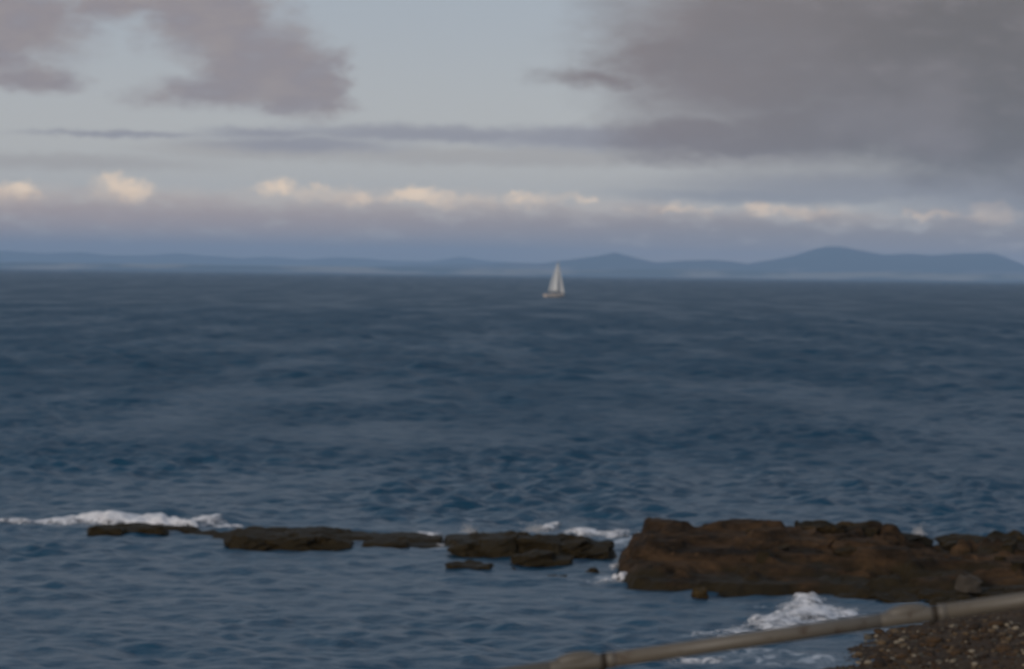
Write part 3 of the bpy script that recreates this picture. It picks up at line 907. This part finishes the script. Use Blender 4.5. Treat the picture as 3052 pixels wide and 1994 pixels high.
def lathe(bm, p0, axis, prof, seg=24):
    """prof: (distance along axis, radius)"""
    q = axis.normalized().to_track_quat('Z', 'Y').to_matrix()
    rings = []
    for t, r in prof:
        rings.append([bm.verts.new(p0 + q @ Vector((math.cos(a) * r, math.sin(a) * r, t))) for a in [2 * math.pi * i / seg for i in range(seg)]])
    for a, b in zip(rings, rings[1:]):
        for i in range(seg):
            bm.faces.new((a[i], a[(i + 1) % seg], b[(i + 1) % seg], b[i]))
    bm.faces.new(rings[0][::-1]); bm.faces.new(rings[-1])

def make_rail():
    ax = Vector((1, 0, slope)).normalized()
    P = lambda x: Vector((x, RY, rail_z(x)))
    R0 = 0.0245
    root = empty('handrail', (0.0, RY, rail_z(0.0) - 1.0))
    tag(root, 'weathered tan tubular handrail with bulging pipe joints, sloping above the beach', 'handrail')
    off = Vector(root.location)
    # joints seen in the photograph, and the others at the same spacing
    j1, j2 = at_y(1795, 1962, RY).x, at_y(2780, 1830, RY).x
    gap = j2 - j1
    js = [j1 + gap * k for k in range(-8, 5)]
    js = [j for j in js if -8.6 < j < 4.8]
    ends = [-8.8] + js + [4.9]
    for a, b in zip(ends, ends[1:]):
        bm = bmesh.new()
        tube(bm, P(a + .003) - off, P(b - .003) - off, R0, seg=28)
        bm_obj('rail_tube', bm, M['rail'], root)
    for j in js:
        c = P(j) - off
        bm = bmesh.new()                                   # swollen socket on the downhill side
        lathe(bm, c - ax * .165, ax, [(0, R0 * 1.005), (.006, R0 * 1.03), (.05, R0 * 1.03), (.15, R0 * 1.05), (.160, R0 * 1.03), (.165, R0 * .9)])
        s = bm_obj('socket', bm, M['rail'], root)
        bm = bmesh.new()                                   # domed lug riding on top of the socket
        prof = []
        for i in range(9):
            t = i / 8
            prof.append((t * .135, .004 + .0215 * math.sin(math.pi * min(1, t * .96 + .02)) ** .55))
        lathe(bm, c - ax * .150 + Vector((0, 0, .0180)), ax, prof)
        bm_obj('joint_lug', bm, M['rail'], s)
        bm = bmesh.new()                                   # iron ring in the gap
        lathe(bm, c + ax * .0005, ax, [(0, R0 * 1.02), (.002, R0 * 1.10), (.012, R0 * 1.10), (.014, R0 * 1.02)])
        bm_obj('ring', bm, M['rust'], s)
        bm = bmesh.new()
        lathe(bm, c + ax * .015, ax, [(0, R0 * 1.02), (.002, R0 * 1.12), (.022, R0 * 1.09), (.028, R0 * 1.01)])
        bm_obj('collar', bm, M['rail'], s)
        bm = bmesh.new()                                   # grub-screw boss underneath
        tube(bm, c + Vector((0, 0, -.020)), c + Vector((0, 0, -.036)), .014, .010, 14)
        bm_obj('screw_boss', bm, M['rust'], s)
    for x in (-8.6, -5.6, -2.6, -0.9, 2.4, 4.6):           # posts, all outside what the photograph shows
        bm = bmesh.new()
        top = P(x) - off - Vector((0, 0, R0 * .7)); bot = Vector((x, RY, rail_z(x) - 1.0)) - off
        tube(bm, bot, top, .024, seg=18)
        bm_obj('post', bm, M['rail'], root)
make_rail()

# ------------------------------------------------------------------ sailing boat
def make_boat():
    bx, by = on_z(1653, 886)
    root = empty('sailing_boat', (bx, by, 0.0), rad(38))
    tag(root, 'small sailing yacht with cream sails raised, alone on the open sea', 'boat')
    L, Bm = 9.6, 3.0
    ns, nc = 26, 9
    def half(s):                                          # s: 0 stern .. 1 bow
        return Bm / 2 * (0.74 + 0.26 * math.sin(math.pi * min(1, s / .62) / 2) if s < .62 else max(0.0, 1 - ((s - .62) / .38) ** 2.1))
    def sheer(s): return 1.05 + 0.55 * (s - .35) ** 2 * 2.0
    def section(s):
        x = -L / 2 + L * s
        pts = []
        hb, sh = half(s), sheer(s)
        keel = -.45 * math.sin(math.pi * (0.12 + .86 * s)) ** .5
        rake = .55 * s ** 3
        for i in range(nc):
            t = i / (nc - 1)
            z = sh + (keel - sh) * t
            y = hb * (1 - t ** 2.6) ** .6
            pts.append((x - rake * t + .35 * (1 - s) ** 4 * t, y, z))
        return pts
    verts, faces = [], []
    for k in range(ns + 1):
        p = section(k / ns)
        verts += p + [(a, -b, c) for a, b, c in p[:-1][::-1]]
    w = 2 * nc - 1
    for k in range(ns):
        for i in range(w - 1):
            faces.append((k * w + i, k * w + i + 1, (k + 1) * w + i + 1, (k + 1) * w + i))
    faces.append(tuple(range(w)))
    hull = mesh_obj('hull', verts, faces, M['hull'], root)
    dv, df = [], []
    for k in range(ns + 1):
        s = k / ns; x = -L / 2 + L * s
        for q in (-1, -.5, 0, .5, 1): dv.append((x, q * half(s) * .985, sheer(s) - .05 + .07 * (1 - q * q)))
    for k in range(ns):
        for i in range(4): df.append((k * 5 + i, (k + 1) * 5 + i, (k + 1) * 5 + i + 1, k * 5 + i + 1))
    mesh_obj('deck', dv, df, M['deck'], root)
    # rubbing strake along each side
    for sd in (1, -1):
        bm = bmesh.new()
        for k in range(ns - 1):
            a, b = k / ns, (k + 1) / ns
            tube(bm, Vector((-L / 2 + L * a, sd * half(a), sheer(a) - .04)), Vector((-L / 2 + L * b, sd * half(b), sheer(b) - .04)), .05, seg=8)
        bm_obj('strake', bm, M['boot'], root)
    # cabin trunk with windows
    bm = bmesh.new()
    bmesh.ops.create_cube(bm, size=1)
    for v in bm.verts:
        up = v.co.z > 0
        v.co = Vector((.35 + v.co.x * (3.3 if up else 3.8) - (.15 if up else 0), v.co.y * (1.45 if up else 1.75), (1.48 if up else 1.0)))
    bmesh.ops.bevel(bm, geom=bm.edges[:], offset=.09, segments=3, affect='EDGES')
    cab = bm_obj('cabin', bm, M['deck'], root)
    for sd in (1, -1):
        for k in range(3):
            bm = bmesh.new()
            bmesh.ops.create_cube(bm, size=1, matrix=Matrix.Translation((-.7 + k * .85, sd * .815, 1.25)) @ Matrix.Diagonal((.5, .05, .16, 1)))
            bm_obj('window', bm, M['glass'], cab)
    bm = bmesh.new()
    bmesh.ops.create_cube(bm, size=1, matrix=Matrix.Translation((-2.9, 0, 1.13)) @ Matrix.Diagonal((2.0, 1.5, .28, 1)))
    bmesh.ops.bevel(bm, geom=bm.edges[:], offset=.05, segments=2, affect='EDGES')
    bm_obj('cockpit_coaming', bm, M['deck'], root)
    bm = bmesh.new()
    bmesh.ops.create_cube(bm, size=1, matrix=Matrix.Translation((-L / 2 - .16, 0, .25)) @ Matrix.Diagonal((.34, .06, 1.3, 1)))
    bm_obj('rudder', bm, M['boot'], root)
    mx, H = 1.15, 14.0
    bm = bmesh.new(); tube(bm, Vector((mx, 0, 1.3)), Vector((mx - .1, 0, H)), .095, .06, 14)
    bm_obj('mast', bm, M['spar'], root)
    boom_a = rad(9)
    bt = Vector((mx - .1, 0, 2.15)); be = bt + Vector((-math.cos(boom_a) * 3.9, math.sin(boom_a) * 3.9, -.05))
    bm = bmesh.new(); tube(bm, bt, be, .06, .05, 12)
    bm_obj('boom', bm, M['spar'], root)
    def sail(name, tack, clew, head, belly, roach, mat):
        n = 16
        vs, fs = [], []
        ch = (clew - tack)
        side = Vector((-ch.y, ch.x, 0)).normalized()
        for j in range(n + 1):
            t = j / n
            a = tack.lerp(head, t); b = clew.lerp(head, t)
            b = b + (b - a).normalized() * roach * math.sin(math.pi * t) if (b - a).length > 1e-4 else b
            for i in range(n + 1):
                u = i / n
                p = a.lerp(b, u)
                p = p + side * belly * math.sin(math.pi * u ** .8) * (b - a).length / max(.1, ch.length) 
                vs.append(p)
        for j in range(n):
            for i in range(n):
                fs.append((j * (n + 1) + i, j * (n + 1) + i + 1, (j + 1) * (n + 1) + i + 1, (j + 1) * (n + 1) + i))
        o = mesh_obj(name, [tuple(v) for v in vs], fs, mat, root)
        md = o.modifiers.new('thickness', 'SOLIDIFY'); md.thickness = .012
        return o
    main = sail('mainsail', Vector((mx - .12, 0, 2.3)), be + Vector((.1, 0, .12)), Vector((mx - .2, 0, H - .5)), -.34, .30, M['sail'])
    bow = Vector((L / 2 - .15, 0, sheer(1) + .05))
    jib = sail('jib', bow, Vector((mx - .3, .75, 1.9)), Vector((mx + .12, 0, H - 1.3)), -.36, .12, M['sail_shade_batten'])
    for o, m0, m1, h0, k in ((main, mx - .13, be.x, 2.3, 4),):
        for q in range(k):
            t = .2 + q * .19
            a = Vector((mx - .12, 0, 2.3)).lerp(Vector((mx - .2, 0, H - .5)), t); b = (be + Vector((.1, 0, .12))).lerp(Vector((mx - .2, 0, H - .5)), t)
            bm = bmesh.new(); tube(bm, a.lerp(b, .62), a.lerp(b, 1.0), .018, seg=6)
            bm_obj('batten', bm, M['sail_shade_batten'], main)
    top = Vector((mx - .1, 0, H - .05))
    for nm, p in (('forestay', bow), ('backstay', Vector((-L / 2 + .1, 0, sheer(0)))), ('shroud', Vector((mx - .3, 1.4, 1.1))), ('shroud', Vector((mx - .3, -1.4, 1.1)))):
        bm = bmesh.new(); tube(bm, p, top, .012, seg=6); bm_obj(nm, bm, M['spar'], root)
    bm = bmesh.new()                                       # pulpit
    pts = [Vector((L / 2 - 1.1, .62, 2.2)), Vector((L / 2 - .1, .18, 2.35)), Vector((L / 2 - .1, -.18, 2.35)), Vector((L / 2 - 1.1, -.62, 2.2))]
    for a, b in zip(pts, pts[1:]): tube(bm, a, b, .025, seg=8)
    for p in pts: tube(bm, p, Vector((p.x - .03, p.y * .95, 1.4)), .022, seg=8)
    bm_obj('pulpit', bm, M['spar'], root)
    root.rotation_euler = (rad(3.0), 0, rad(38))
    root.location.z = -.05
make_boat()

# ------------------------------------------------------------------ the air
def make_haze():
    m = bpy.data.materials.new('haze_air')
    m.use_nodes = True
    nt = m.node_tree
    nt.nodes.clear()
    o_ = nt.nodes.new('ShaderNodeOutputMaterial')
    pv = nt.nodes.new('ShaderNodeVolumePrincipled')
    pv.inputs['Color'].default_value = (0.48, 0.70, 1.0, 1)
    pv.inputs['Density'].default_value = 4.7e-5
    pv.inputs['Anisotropy'].default_value = -0.15
    nt.links.new(pv.outputs[0], o_.inputs['Volume'])
    bm = bmesh.new()
    bmesh.ops.create_cube(bm, size=1, matrix=Matrix.Translation((0, 21000, 219.0)) @ Matrix.Diagonal((110000, 62000, 442.0, 1)))
    o = bm_obj('haze', bm, m, smooth=False)
    tag(o, 'pale blue sea haze over the far water and hills', 'haze', kind='stuff')
make_haze()
